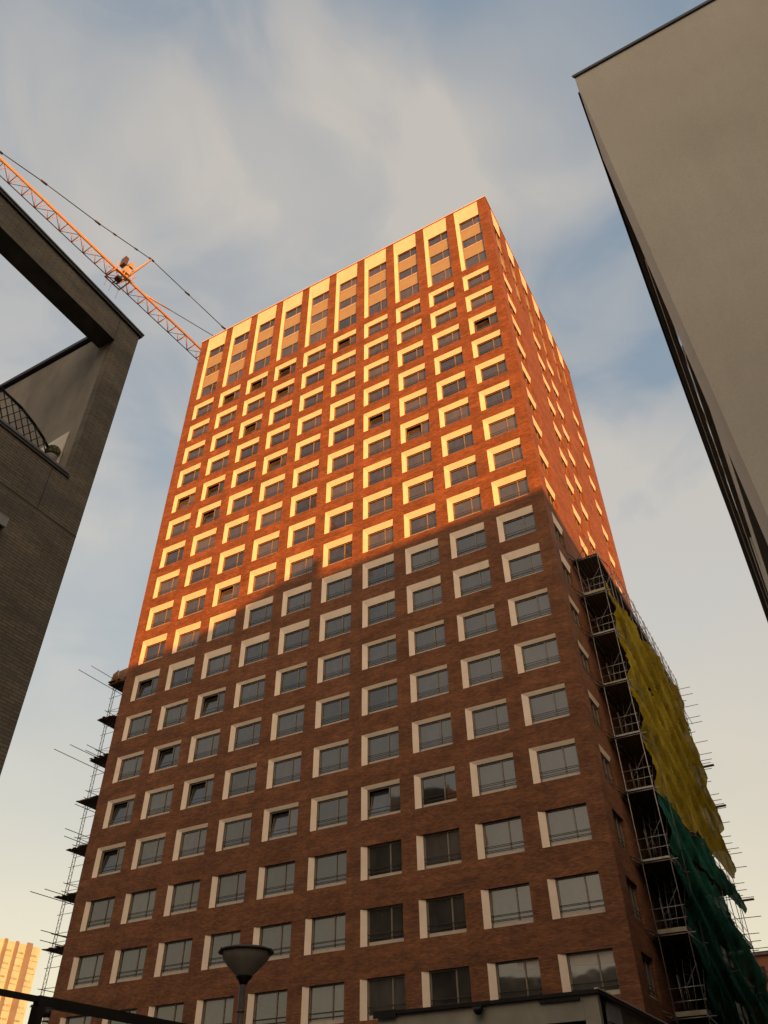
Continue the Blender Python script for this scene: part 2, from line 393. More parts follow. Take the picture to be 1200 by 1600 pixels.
# bottom hundred windows one by one
cache = {}
def cached(key, fn):
    if key not in cache:
        mb = MB(); fn(mb); cache[key] = mb.mesh(key[0])
    return cache[key]
PL = lambda u, d, z: (u, d, z)
for r in range(12, 22):
    H, t = htype(r); H2 = H-t
    for c in range(10):
        loc = (X0+SX*c, FY, Z0-3*r); op = (c, r) in OPEN
        fr = part('window', cached(('frame', r <= 13, r <= 17), lambda m: frame(m, PL, JW, OW, 0, H2, MU)), tower, loc, 'window with its left sash tilted open' if op else None)
        part('surround', cached(('surround', r <= 13, r <= 17), lambda m: surround(m, PL, OW, H, t)), fr, loc)
        var = 0 if op else random.choice((0, .004, .008))
        part('pane', cached(('pane', H2, op, var), lambda m: glazing(m, PL, JW, OW, 0, H2, MU, op, var)), fr, loc)
        part('railing', cached(('railing',), lambda m: rails(m, PL, JW, OW)), fr, loc)
        if (c, r) in ((9, 20), (8, 20)):
            bl = MB(); z1 = H2-.08; z0 = z1-(.42 if c == 9 else .3)
            xs = ((.42, MU-.06), (MU+.06, OW-.08)) if c == 9 else ((MU-.35, MU-.06), (MU+.06, OW-.08))
            for a, b in xs: bl.face([(a, DEP+.012, z0+(.07 if a < 1 else 0)), (b, DEP+.012, z0), (b, DEP+.012, z1), (a, DEP+.012, z1)], m_blind)
            part('roller_blind', bl, fr, loc)
# everything higher up and on the flank: one part
wb = MB()
for r in range(3, 12):
    H, t = htype(r)
    for c in range(10):
        P = lambda u, d, z, x=X0+SX*c, zz=Z0-3*r: (x+u, FY+d, zz+z)
        surround(wb, P, OW, H, t); frame(wb, P, JW, OW, 0, H-t, MU); glazing(wb, P, JW, OW, 0, H-t, MU, (c, r) in OPEN, random.choice((0, .004, .008))); rails(wb, P, JW, OW)
for y in SC:
    for r in rows:
        H, t = htype(r)
        P = lambda u, d, z, y=y, zz=Z0-3*r: (XR-d, y+u, zz+z)
        surround(wb, P, SW, H, t); frame(wb, P, JW, SW, 0, H-t, 1.35); glazing(wb, P, JW, SW, 0, H-t, 1.35); rails(wb, P, JW, SW)
def tallbay(mb, P, W, mull):
    HT = GH; zt = 7.8
    mb.face([P(0, -.006, 0), P(JW, .09, 0), P(JW, .09, zt), P(0, -.006, HT)], m_white)
    mb.face([P(0, -.006, HT), P(JW, .09, zt), P(W, .09, zt), P(W, -.006, HT)], m_white)
    mb.face([P(JW, .09, zt), P(JW, DEP+.02, zt), P(W, DEP+.02, zt), P(W, .09, zt)], m_frame)
    mb.face([P(JW, .09, 0), P(JW, DEP+.02, 0), P(JW, DEP+.02, zt), P(JW, .09, zt)], m_frame)
    for a, b in ((.05, 1.8), (3.35, 4.85), (6.4, 7.8)):
        frame(mb, P, JW, W, a, b, mull); glazing(mb, P, JW, W, a, b, mull)
    for a, b in ((1.8, 3.35), (4.85, 6.4)): pane(mb, P, JW, W, a, b, DEP-.005, m_panel)
for c in range(10): tallbay(wb, lambda u, d, z, x=X0+SX*c: (x+u, FY+d, Z0-6+z), OW, MU)
for y in (37.5, 41.1, 44.6, 48.1, 52.2, 55.6): tallbay(wb, lambda u, d, z, y=y: (XR-d, y+u, Z0-6+z), SW, 1.35)
o = part('window', wb, tower, (0, 0, 0), 'windows of the sunlit upper storeys and of the flank'); o['kind'] = 'stuff'

# ------------------------------------------------------------------ scaffold on the right flank
LV = [31.05, 28.35, 25.55, 22.35, 19.3, 16.4, 13.05, 9.95, 6.8, 3.8, .8]
XI, XO, Y0s, Y1s = -8.17, -6.85, 40.0, 62.5
sc = thing('scaffold', 'tall tube scaffold with dark plank decks up the right flank of the tower', 'scaffolding', (-7.5, 40, 0))
ys = [40, 42.5, 45, 47.5, 50, 52.5, 55, 57.5, 60, 62.5]
fr = MB()
for y in ys:
    jit = random.uniform(-.03, .03)
    fr.tube((XI, y, 0), (XI, y, 31.2 if y < 45 else 32.2), .026, m_tube, 5); fr.tube((XO, y, 0), (XO, y, 31.3 if y < 44 else 33.1+random.uniform(-.2, .3)), .026, m_tube, 5)
    if 41 < y < 44: fr.tube((XO+.32, y-.9+jit, 0), (XO+.32, y-.9+jit, 16.5 if y > 43 else 31), .024, m_tubed, 5)
for z in LV:
    for x in (XI, XO): fr.tube((x, Y0s-.15, z-.06), (x, Y1s+.3, z-.06), .024, m_tube, 5)
    for y in ys: fr.tube((XI-.25, y, z-.1), (XO+.35, y+.0, z-.1), .024, m_tube if y < 41 else m_tubed, 5)
    fr.tube((XI, 40.2, z+.1), (XO, 40.2, z+1.9), .018, m_tubed, 5)
    fr.tube((XO, 40, z-.12), (XO+.36, 40.9, z-.5), .03, m_tube, 5)
    for i in range(0, 9, 2):
        fr.tube((XO+.03, ys[i], z-2.7 if z > 3 else 0), (XO+.03, ys[i+1], z-.1), .02, m_tubed, 5)
part('tube_frame', fr, sc)
gr = MB()
for z in LV:
    for dz in (.5, 1.0):
        if z > 31: 
            gr.tube((XO, 44.9, z+dz), (XO, Y1s, z+dz), .02, m_tube, 5); continue
        gr.tube((XI-.12, Y0s, z+dz), (XO+.12, Y0s, z+dz+.02), .021, m_tube, 5); gr.tube((XO, Y0s, z+dz), (XO, Y1s, z+dz), .02, m_tube, 5)
    if z < 31: 
        gr.tube((XI+.32, Y0s+.6, z), (XI+.30, Y0s+.6, z+1.6), .02, m_tube, 5); gr.tube((XI+.62, Y0s+.6, z), (XI+.62, Y0s+.6, z+1.1), .016, m_tubed, 5)
for y in [y+.83 for y in ys[2:-1]]+[y+1.66 for y in ys[2:-1]]+ys[2:]:
    gr.tube((XO+.05, y, 30.9), (XO+.05, y, 33.0), .016, m_tube, 5)
gr.tube((XO, 44.9, 32.9), (XO, Y1s, 32.9), .02, m_tube, 5)
gr.tube((XO+.3, 50, 28.9), (XO+.3, 62.5, 28.9), .02, m_tube, 5)
part('guardrail', gr, sc)
for i, z in enumerate(LV[:-1]):
    dk = MB(); k = 0
    x = XR+.04
    while x < XO-.02:
        wdt = .225; dk.box(x, min(x+wdt-.012, XO+.02), Y0s+random.uniform(-.06, .05), Y1s-random.uniform(0, .3), z-.02, z+.03, m_plank); x += wdt
    part('deck', dk, sc)
tb = MB()
for i, z in enumerate(LV[:-1]):
    if z < 31: tb.box(XI+.02, XO-.02, Y0s-.06, Y0s-.03, z-.03, z+(.15 if i in (1, 7, 8, 9) else .06), m_toe if i in (1, 3, 7, 8) else m_tube)
    tb.box(XO+.03, XO+.06, 44 if z > 31 else Y0s+.2, Y1s, z+.03, z+.17, m_tubed)
part('toe_board', tb, sc)
ld = MB()
for i in range(len(LV)-1):
    z1 = LV[i]; z0 = LV[i+1]; x = XI+.35
    for dx in (0, .36): ld.tube((x+dx, 41.2, z0), (x+dx*1.0+.12, 42.0, z1+.0), .018, m_tube, 5)
    for k in range(1, 9):
        f = k/9; ld.tube((x+.12*f, 41.2+.8*f, z0+(z1-z0)*f), (x+.36+.12*f, 41.2+.8*f, z0+(z1-z0)*f), .012, m_tubed, 4)
part('ladder', ld, sc)
pk = MB()
for a, z in [(-5.9, 32), (-5.86, 31.4), (-5.7, 30.4), (-5.82, 29.43), (-5.77, 28.95), (-5.8, 27.35), (-5.76, 26.37), (-5.89, 25.9), (-6.05, 25.65), (-6.09, 25.2), (-6.4, 24.26), (-6.11, 23.26), (-6.06, 22.82),
             (-5.97, 22.51), (-5.91, 22.2), (-5.94, 21.17), (-6.14, 20.21), (-6.2, 19.74), (-5.86, 19.34), (-5.75, 19.0), (-5.71, 18.07), (-6.18, 17.07), (-6.16, 16.62), (-5.84, 16.12), (-5.75, 14.9), (-6.17, 13.93), (-6.2, 13.48),
             (-5.6, 13.04), (-5.5, 12.82), (-5.5, 11.7), (-5.4, 10.6)]:
    pk = MB(); pk.tube((XI, 62.5, z+.05), (a, 62.5, z), .024, m_tubed, 5); part('projecting_tube', pk, sc)
for z in (15.9, 22.25, 25.3): pk = MB(); pk.box(XO+.1, -5.85, 62.1, 62.35, z-.03, z+.06, m_plank); part('projecting_plank', pk, sc)
# timber skids/brackets between wall and scaffold
for z in LV[:-1]:
    for k in range(3):
        br = MB(); y = 39.2+k*.5; br.tube((XR+.02, y-.1, z+.1-k*.12), (XI+.1, y+.9, z-.05-k*.1), .035, m_plank, 4); part('wall_tie', br, sc)

def net(name, top, bot, mat, label, cat, seed, amp, holes=(), nu=110, nv=64):
    rnd = random.Random(seed); ph = [(rnd.uniform(0, 6.28), rnd.uniform(.6, 1.4)) for _ in range(6)]
    def itp(t, pts):
        for i in range(len(pts)-1):
            if t <= pts[i+1][0]: 
                f = (t-pts[i][0])/(pts[i+1][0]-pts[i][0]); return pts[i][1]*(1-f)+pts[i+1][1]*f
        return pts[-1][1]
    ya, yb = top[0][0], top[-1][0]; V = []; F = []
    zmax = max(p[1] for p in top)
    for i in range(nu+1):
        y = ya+(yb-ya)*i/nu; zt = itp(y, top)+.05*math.sin(y*2.5+ph[0][0]); zb = itp(y, bot)+.07*math.sin(y*2.1+ph[1][0])
        for j in range(nv+1):
            f = j/nv; z = zb+(zt-zb)*f
            # diagonal sag folds: net hangs in swags pulled down towards the back
            s = (z-zmax)+(y-ya)*.42
            q = math.sin(s*1.9+.6*math.sin(y*.6+ph[2][0]))+.55*math.sin(s*4.3+ph[3][0]+.8*math.sin(z*.7))+.25*math.sin(s*9.1+y*1.3)
            q = abs(q)**.8*(1 if q > 0 else -1)
            belly = math.sin(math.pi*(((z-.8) % 3.04)/3.04))
            q2 = math.sin(s*6.3+1.1*math.sin(y*.9+z*.5))+.6*math.sin(s*13.0+y*2.1+1.5*math.sin(z))
            dx = amp*(.62*q+.26*q2+.45*belly)*min(1, 6*f+.2)
            V.append((XO+.12+dx+.02*rnd.random(), y+.02*q*min(1, (y-ya)), z+.04*rnd.uniform(-1, 1)))
    for i in range(nu):
        for j in range(nv):
            a = i*(nv+1)+j; y = V[a][1]; z = V[a][2]
            if any(((y-h[0])/h[2])**2+((z-h[1]-(h[0]-y)*.3)/h[3])**2 < 1 for h in holes): continue
            F.append((a, a+nv+1, a+nv+2, a+1))
    me = bpy.data.meshes.new(name); me.from_pydata(V, [], F); me.materials.append(mat)
    me.polygons.foreach_set('use_smooth', [True]*len(F)); me.update()
    o = link(name, me); o['label'] = label; o['category'] = cat; return o
net('debris_net', [(40.15, 29.0), (43, 28.7), (46, 28.9), (54, 29.9), (59.2, 29.9), (60.5, 26.5), (62.4, 22.8)],
    [(40.15, 16.3), (44, 16.2), (48, 16.4), (50.5, 17.2), (54, 16.9), (58, 17.0), (62.4, 17.3)], m_net_y,
    'sagging yellow debris net hung over the upper part of the scaffold', 'netting', 3, .24,
    holes=((46.3, 24.4, .7, .35), (45.6, 19.4, .5, .3), (50.5, 24.0, .8, .25), (54, 22, .8, .2)))
net('debris_net', [(40.15, 16.5), (47, 16.1), (51, 16.9), (55, 16.5), (62.4, 16.1)], [(40.15, 13.2), (44, 14.0), (48, 14.6), (54, 14.9), (60, 15.1), (62.4, 15.2)], m_net_g,
    'narrow dark green net strip just below the yellow net', 'netting', 5, .16, nv=24)
net('debris_net', [(40.15, 13.6), (44, 14.1), (48, 14.2), (52.4, 13.7), (58.9, 12.9), (62.6, 11.5)], [(40.15, .4), (50, .5), (62.6, .4)], m_net_g,
    'large dark green debris net covering the lowest part of the scaffold', 'netting', 8, .27)

# ------------------------------------------------------------------ scaffold on the left flank
s2 = thing('scaffold', 'narrow scaffold on the left edge of the tower with long poles sticking out', 'scaffolding', (-43.4, 37.5, 0))
L2 = [31.0, 28.0, 24.9, 21.9, 18.7, 15.8, 12.8, 9.8, 6.8, 3.8]
f2 = MB()
for y in (37.5, 39.7, 42.2, 45, 48, 51, 54, 57):
    for x in (-44.62, -44.36): f2.tube((x, y, 0), (x, y, 32.2 if x < -44.5 else 31.4), .022, m_tubed, 5)
    f2.tube((-42.5, y, 0), (-42.5, y, 31.4), .022, m_tubed, 5)
z = .4
while z < 31.2:
    f2.tube((-44.62, 37.5, z), (-44.36, 37.5, z+.22), .012, m_tubed, 4); f2.tube((-44.36, 37.5, z+.22), (-44.62, 37.5, z+.44), .012, m_tubed, 4); z += .44
part('tube_frame', f2, s2)
r2 = MB()
for k, z in enumerate(L2):
    for dz in (.45, .95, -.95, -.1):
        r2.tube((-44.85, 37.5, z+dz+.03), (-42.1, 37.5, z+dz), .018, m_tubed, 5)
    for dz in (.45, .95): r2.tube((-44.66, 37.2, z+dz), (-44.66, 57, z+dz), .02, m_tubed, 5)
    r2.tube((-44.6, 37.5, z+.95), (-42.2, 37.7, z+.45), .016, m_tubed, 5)
    r2.tube((-44.5, 37.5, z-.35), (-42.2, 37.6, z-.2), .018, m_tubed, 5)
part('guardrail', r2, s2)
for k, z in enumerate(L2):
    dk = MB(); x = -44.75+.1*random.random(); 
    while x < -42.2:
        dk.box(x, min(x+.21, -42.1), 36.75+random.uniform(-.12, .25), 57, z-.03+random.uniform(0, .02), z+.03, m_plank); x += .225
    part('deck', dk, s2)
p2 = MB()
for a, b, z in [(33.3, 38, 30.27), (34.3, 38, 31.07), (34.27, 38, 24.9), (33.1, 38, 24.13), (35.66, 38, 25.42), (35.67, 38, 25.02), (35.68, 38, 19.13), (35.6, 38, 19.6), (35.2, 38, 15.79), (34.2, 38, 15.42), (35.68, 38, 13.56), (35.8, 38, 13.04), (35.9, 38, 21.3), (36, 38, 10.2)]:
    p2 = MB(); p2.tube((-43.8, a, z), (-43.8, b, z), .024, m_tubed, 5); part('projecting_tube', p2, s2)
wr = MB()
pts = [(-44.55, 36.95), (-43.6, 36.85), (-42.5, 36.95)]
for i in range(2):
    a, b = pts[i], pts[i+1]
    wr.face([(*a, 30.85), (*b, 30.8), (b[0], b[1]-.08, 31.9), (a[0]+(.25 if i == 0 else 0), a[1]-.05, 31.75)], m_net_b)
wr.face([(-44.5, 37.0, 30.85), (-44.45, 40, 30.85), (-44.3, 40, 31.8), (-44.3, 37, 31.75)], m_net_b)
part('net_wrap', wr, s2)

# ------------------------------------------------------------------ crane behind the tower
cr = thing('tower_crane', 'orange tower crane whose lattice jib reaches out to the left from behind the tower', 'crane', (-45.2, 66, 0))
jd = Vector((.080, .9968, 0)); jn = Vector((jd.y, -jd.x, 0))   # along and to the right of the jib
J0 = Vector((-48.3, 28.0, 77.6))
def jp(s, w, h): return J0+jd*s+jn*w+Vector((0, 0, h))
hw, hh = .72, 1.25; s0, s1 = -46, 38; bay = 1.55
ch = MB()
ch.tube(jp(s0, -hw, 0), jp(s1, -hw, 0), .055, m_crane_d, 6); ch.tube(jp(s0, hw, 0), jp(s1, hw, 0), .10, m_crane, 6); ch.tube(jp(s0, 0, hh), jp(s1, 0, hh), .11, m_crane, 6)
part('jib_chord', ch, cr)
lt = MB(); s = s0; k = 0
while s < s1-bay:
    lt.tube(jp(s, -hw, 0), jp(s, hw, 0), .06, m_crane, 4)
    a, b = (-hw, hw) if k % 2 else (hw, -hw)
    lt.tube(jp(s, a, 0), jp(s+bay, b, 0), .036, m_crane, 4)
    for q in (-hw, hw):
        lt.tube(jp(s, q, 0), jp(s+bay/2, 0, hh), .040, m_crane, 4); lt.tube(jp(s+bay/2, 0, hh), jp(s+bay, q, 0), .040, m_crane, 4)
    s += bay; k += 1
part('jib_lattice', lt, cr)
pn = MB(); PP = [(-48, -1.0, .4), (-15.7, 0, 2.0), (-10.9, 0, 3.6), (-4.3, 0, 5.35), (3.1, 0, 7.9), (9, 0, 8.2), (15.5, 0, 8.55), (38.6, 0, 9.6)]
PP = [(-48, 1.3), (-15.7, 2.0), (-10.9, 3.6), (-4.3, 5.35), (3.1, 7.9), (9.0, 8.2), (15.5, 8.55), (38.6, 10.2)]
PP[0] = (-22, .2)
for a, b in zip(PP, PP[1:]):
    pn.tube(jp(a[0], 0, a[1]), jp(b[0], 0, b[1]), .055, m_cable, 5)
for a in PP[1:-1]: pn.tube(jp(a[0]-.35, 0, a[1]-.06), jp(a[0]+.35, 0, a[1]+.06), .12, m_cable, 6)
for f in (.3, .7): 
    a, b = PP[3], PP[4]; q = [(a[i]+(b[i]-a[i])*f) for i in (0, 1)]; pn.tube(jp(q[0]-.2, 0, q[1]-.06), jp(q[0]+.2, 0, q[1]+.06), .10, m_cable, 6)
pn.tube(jp(3.7, 0, 1.3), jp(7.2, 0, 2.65), .09, m_crane, 5); pn.tube(jp(7.2, 0, 2.65), jp(24, 0, 9.1), .05, m_cable, 5)
part('pendant', pn, cr)
m_ochre = plain('ochre_paint', (.5, .27, .10), .5, 0, .1)
m_lgrey = plain('light_grey_paint', (.32, .31, .30), .5, 0, .1)
tr = MB()
def jbox(mb, s_a, s_b, w_a, w_b, h_a, h_b, mat):
    p = [jp(s, w, h) for h in (h_a, h_b) for w in (w_a, w_b) for s in (s_a, s_b)]
    for q in ((0, 2, 3, 1), (4, 5, 7, 6), (0, 1, 5, 4), (2, 6, 7, 3), (0, 4, 6, 2), (1, 3, 7, 5)): mb.face([p[i] for i in q], mat)
for sa in (-.9, 0.1, 1.1): tr.tube(jp(sa, -1.0, -.1), jp(sa, 1.0, -.1), .09, m_crane, 5); tr.tube(jp(sa, 1.0, -.1), jp(sa, .9, 1.3), .06, m_crane, 5)
tr.tube(jp(-.9, -.95, -.1), jp(1.1, -.95, -.1), .09, m_crane, 5); tr.tube(jp(-.9, .95, -.1), jp(1.1, .95, -.1), .09, m_crane, 5)
tr.tube(jp(-.9, -.95, -.1), jp(1.1, .95, -.1), .06, m_crane, 5); jbox(tr, -.2, .4, -.3, .3, -.25, .15, m_crane_d)
part('trolley', tr, cr)
hk = MB()
for sa, wa, ln in ((-.8, -.6, 1.7), (-.2, -.4, 2.3), (.7, -.3, 2.6), (1.0, .1, 1.3)): hk.tube(jp(sa, wa, -.2), jp(sa, wa, -.2-ln), .018, m_crane_d, 4)
part('hanging_line', hk, cr)
st = MB(); st.tube(jp(.8, .1, 1.0), jp(3.1, 0, 7.85), .20, m_ochre, 6, True, .09)
jbox(st, .2, 1.0, -.2, .45, 1.4, 2.5, m_lgrey); jbox(st, -.2, .25, -.2, .55, 2.3, 3.7, m_crane_d); jbox(st, .6, 1.1, -.2, .55, 2.72, 3.5, m_ochre); [st.tube(jp(a, w_, -.1), jp(b, -w_, 1.5), .05, m_crane, 4) for a, b, w_ in ((-.9, .3, .8), (.3, 1.6, -.8), (-.3, -1.2, .7), (1.2, .2, .9))]
part('jib_strut', st, cr)
ms = MB(); MC = jp(38.6, 0, 0); cx, cy = MC.x, MC.y; mw = 1.0; z = 0
for ax in (-1, 1):
    for ay in (-1, 1): ms.tube((cx+ax*mw, cy+ay*mw, 0), (cx+ax*mw, cy+ay*mw, 79), .1, m_crane, 6)
while z < 76:
    for q, (a, b) in enumerate((((-1, -1), (1, -1)), ((1, -1), (1, 1)), ((1, 1), (-1, 1)), ((-1, 1), (-1, -1)))):
        ms.tube((cx+a[0]*mw, cy+a[1]*mw, z), (cx+b[0]*mw, cy+b[1]*mw, z+2.2), .05, m_crane, 4); ms.tube((cx+a[0]*mw, cy+a[1]*mw, z), (cx+b[0]*mw, cy+b[1]*mw, z), .05, m_crane, 4)
    z += 2.2
for ax in (-1, 1):
    for ay in (-1, 1): ms.tube((cx+ax*mw, cy+ay*mw, 79), jp(38.6, 0, 10.3), .09, m_crane, 6)
part('mast', ms, cr)
cj = MB()
for q in (-.8, .8): cj.tube(jp(38, q, 0), jp(52, q, 0), .1, m_crane, 5)
cj.tube(jp(38.6, 0, 10.2), jp(51, 0, .2), .06, m_cable, 5)
part('counter_jib', cj, cr)
cw = MB(); jbox(cw, 48, 51.5, -1, 1, -2.6, .2, m_concrete); part('counterweight', cw, cr)

# ------------------------------------------------------------------ left building (roof terrace behind a frame of brick)
lb = thing('brick_building', 'dark grey-brown brick building on the left with an open roof terrace framed by a beam', 'building', (-7.5, 5.1, 0))
ax, yc, zr = -7.5, 5.10, 12.62
JY = 4.68; SZ = 9.02; BZ = 12.05; TH = .35; YS = -9.0
wl = MB()
def rect(mb, x, y0, y1, z0, z1, mat, flip=False): mb.face([(x, y0, z0), (x, y1, z0), (x, y1, z1), (x, y0, z1)], mat)
rect(wl, ax, YS, yc, 0, SZ, m_brick_l); rect(wl, ax, JY, yc, SZ, zr, m_brick_l); rect(wl, ax, YS, JY, BZ, zr, m_brick_l); rect(wl, ax, YS, -6, SZ, BZ, m_brick_l)
wl.face([(ax, yc, 0), (-22, yc, 0), (-22, yc, zr), (ax, yc, zr)], m_brick_l)
wl.face([(ax, JY, SZ), (ax-.12, JY, SZ), (ax-.12, JY, zr), (ax, JY, zr)], m_brick_l)
wl.face([(-22, yc, 0), (-22, YS, 0), (-22, YS, zr), (-22, yc, zr)], m_brick_l); wl.face([(ax, YS, 0), (-22, YS, 0), (-22, YS, zr), (ax, YS, zr)], m_brick_l)
rect(wl, ax-TH, YS, JY, SZ-.9, SZ, m_brick_l)
part('brick_wall', wl, lb)
wi = MB(); wi.face([(ax-.12, JY-.001, SZ-1), (-22, JY-.001, SZ-1), (-22, JY-.001, 12.42), (ax-.12, JY-.001, 12.42)], m_plaster)
part('plaster_wall', wi, lb)
tf = MB(); tf.box(-21.9, ax-TH-.01, YS+.1, JY-.01, SZ-1.3, SZ-1.0, m_concrete); part('terrace_floor', tf, lb)
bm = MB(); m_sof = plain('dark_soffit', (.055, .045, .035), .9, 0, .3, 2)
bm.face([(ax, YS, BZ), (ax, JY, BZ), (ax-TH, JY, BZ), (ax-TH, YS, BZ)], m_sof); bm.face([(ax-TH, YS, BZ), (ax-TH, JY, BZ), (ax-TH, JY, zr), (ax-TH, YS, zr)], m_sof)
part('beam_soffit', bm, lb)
co = MB(); co.box(ax-TH-.03, ax+.035, YS-.05, yc+.04, zr+.002, zr+.055, m_coping); co.box(ax-TH-.02, ax+.05, YS-.05, yc+.055, zr+.057, zr+.085, m_zinc)
co.box(-22.05, ax-TH-.052, JY-.06, yc+.05, zr+.002-.14, zr-.06, m_coping)
co.box(ax-TH-.02, ax+.03, -6, JY, SZ+.002, SZ+.04, m_zinc); co.box(ax-.012, ax+.02, -6, JY+.03, SZ-.045, SZ-.002, m_coping)
part('coping', co, lb)
jn2 = MB(); jn2.box(ax-.001, ax+.004, 3.6, yc+.002, 8.21, 8.22, m_coping); jn2.box(ax-.001, ax+.004, 4.43, 4.44, 8.22, 9.0, m_coping); jn2.box(ax-.001, ax+.003, 4.655, 4.665, BZ, zr, m_coping)
part('wall_joint', jn2, lb)
wlp = thing('wall_lamp', 'small grey box lamp fixed to the brick wall at the left edge', 'lamp', (ax+.05, 4.0, 7.6))
b_ = MB(); b_.box(ax+.004, ax+.14, 3.86, 4.06, 7.58, 7.72, m_lgrey); part('lamp_housing', b_, wlp)
b_ = MB(); b_.box(ax+.006, ax+.11, 3.9, 4.03, 7.51, 7.578, m_black); part('lamp_glass', b_, wlp)

tv = MB(); xt = ax-.35                                   # arched trellis on the terrace wall
arc = [(1.9, 9.55), (2.2, 9.74), (2.6, 9.84), (3.1, 9.88), (3.59, 9.87), (3.92, 9.83), (4.19, 9.73), (4.38, 9.63), (4.48, 9.55), (4.54, 9.42)]
for a, b in zip(arc, arc[1:]): tv.tube((xt, *a), (xt, *b), .021, m_black, 6)
tv.box(xt-.02, xt+.02, 1.9, 4.52, 9.33, 9.41, m_black); tv.box(xt-.02, xt+.02, 1.95, 2.0, 7.9, 9.4, m_black); tv.box(xt-.02, xt+.02, 4.45, 4.5, 7.9, 9.4, m_black)
def top(y):
    for (a, za), (b, zb) in zip(arc, arc[1:]):
        if a <= y <= b: return za+(zb-za)*(y-a)/(b-a)
    return 0
for k in range(-8, 26):
    for sgn, dx in ((1, .006), (-1, -.006)):
        pts = []
        for i in range(0, 60):
            zz = 9.36+i*.01; yy = 1.9+k*.125+sgn*(zz-9.36)*.62
            if 1.9 <= yy <= 4.54 and zz <= top(yy): pts.append((yy, zz))
        if len(pts) > 2: tv.tube((xt+dx, *pts[0]), (xt+dx, *pts[-1]), .008, m_black, 4)
solo('trellis', tv, 'dark arched lattice trellis standing behind the terrace parapet', 'trellis')
bush = MB(); rnd = random.Random(4); m_leaf = plain('leaf', (.19, .19, .09), .7, 0, .35, 20)
for i in range(1500):
    v = Vector((rnd.gauss(0, 1), rnd.gauss(0, 1), rnd.gauss(0, 1))).normalized()*.13*rnd.uniform(.8, 1.08); c0 = Vector((ax-.36, 4.575, 9.55))+v*.75
    u = v.orthogonal().normalized(); a = rnd.uniform(0, 6.28); u = (u*math.cos(a)+v.normalized().cross(u)*math.sin(a)); w_ = v.normalized().cross(u)
    bush.face([c0+u*.018, c0+w_*.010+v*.05, c0-u*.018, c0-w_*.010-v*.03], m_leaf)
pt = thing('clipped_plant', 'small round clipped plant beside the trellis on the terrace', 'plant', (ax-.36, 4.575, SZ-.9))
part('foliage', bush, pt)
b_ = MB(); b_.lathe([(.06, SZ-.9), (.08, 9.44), (.085, 9.46), (.05, 9.46)], ax-.36, 4.575, m_concrete, 20); part('pot', b_, pt)
ps = MB()
A_ = [(-7.80, JY-.02, 10.03), (-7.77, JY-.03, 9.0), (-8.2, JY-.30, 9.0), (-8.25, JY-.22, 9.55)]
m_cloth = plain('pale_cloth', (.68, .63, .54), .8, 0, .05, 3)
ps.face(A_, m_cloth); ps.face([(x, y+.015, z) for x, y, z in reversed(A_)], m_cloth)
for i in range(4):
    j = (i+1) % 4; a, b = A_[i], A_[j]; ps.face([a, (a[0], a[1]+.015, a[2]), (b[0], b[1]+.015, b[2]), b], m_cloth)
solo('canvas_screen', ps, 'pale triangular canvas screen leaning in the terrace corner', 'screen')

# ------------------------------------------------------------------ right building
rb = thing('rendered_building', 'plain beige rendered building towering at the right with a dark roof edge', 'building', (.5, 6.7, 0))
Yb, Zr = 6.70, 16.93
ex = lambda y: .486+(.0004*(y-6.7)+.00048*(y-6.7)**2 if y < 22 else .0004*15.3+.00048*15.3**2+.004*(y-22))
rw = MB(); YP = 8.42
rw.face([(ex(Yb), Yb, 0), (16, Yb-.05, 0), (16, Yb-.05, Zr), (ex(Yb), Yb, Zr)], m_stucco)
rw.face([(ex(YP), YP, 0), (ex(Yb), Yb, 0), (ex(Yb), Yb, Zr), (ex(YP), YP, Zr)], m_stucco)
m_clad = plain('brown_cladding', (.10, .07, .048), .6, 0, .25, 1.3); m_slab = plain('slab_edge', (.40, .34, .26), .8, 0, .1)
yy = [YP, 10, 12, 14, 16, 18, 20, 22, 25, 28, 32, 50]  # far end stretched on out of view to shade the tower flank
for a, b in zip(yy, yy[1:]):
    rw.face([(ex(b)+.12, b, 0), (ex(a)+.12, a, 0), (ex(a)+.12, a, Zr), (ex(b)+.12, b, Zr)], m_clad)
rw.face([(ex(YP)+.12, YP, 0), (ex(YP), YP, 0), (ex(YP), YP, Zr), (ex(YP)+.12, YP, Zr)], m_stucco)
rw.face([(16, Yb-.05, 0), (16, 50, 0), (16, 50, Zr), (16, Yb-.05, Zr)], m_stucco); rw.face([(16, 50, 0), (ex(50), 50, 0), (ex(50), 50, Zr), (16, 50, Zr)], m_stucco)
rw.face([(ex(Yb), Yb, Zr), (16, Yb-.05, Zr), (16, 50, Zr), (ex(50), 50, Zr)], m_concrete)
part('rendered_wall', rw, rb)
def band(mb, ya, yb, za, zb, off, mat, thick=.12):
    n = max(1, int((yb-ya)/2))
    for i in range(n):
        a = ya+(yb-ya)*i/n; b = ya+(yb-ya)*(i+1)/n; 
        for (p, q) in (((ex(a)+off, a), (ex(b)+off, b)),):
            mb.face([(q[0], q[1], za), (p[0], p[1], za), (p[0], p[1], zb), (q[0], q[1], zb)], mat)
            mb.face([(p[0], p[1], za), (q[0], q[1], za), (q[0]+thick-.01, q[1], za), (p[0]+thick-.01, p[1], za)], mat)
            mb.face([(p[0], p[1], zb), (p[0]+thick-.01, p[1], zb), (q[0]+thick-.01, q[1], zb), (q[0], q[1], zb)], mat)
    for y in (ya, yb): mb.face([(ex(y)+off, y, za), (ex(y)+off+thick-.01, y, za), (ex(y)+off+thick-.01, y, zb), (ex(y)+off, y, zb)], mat)
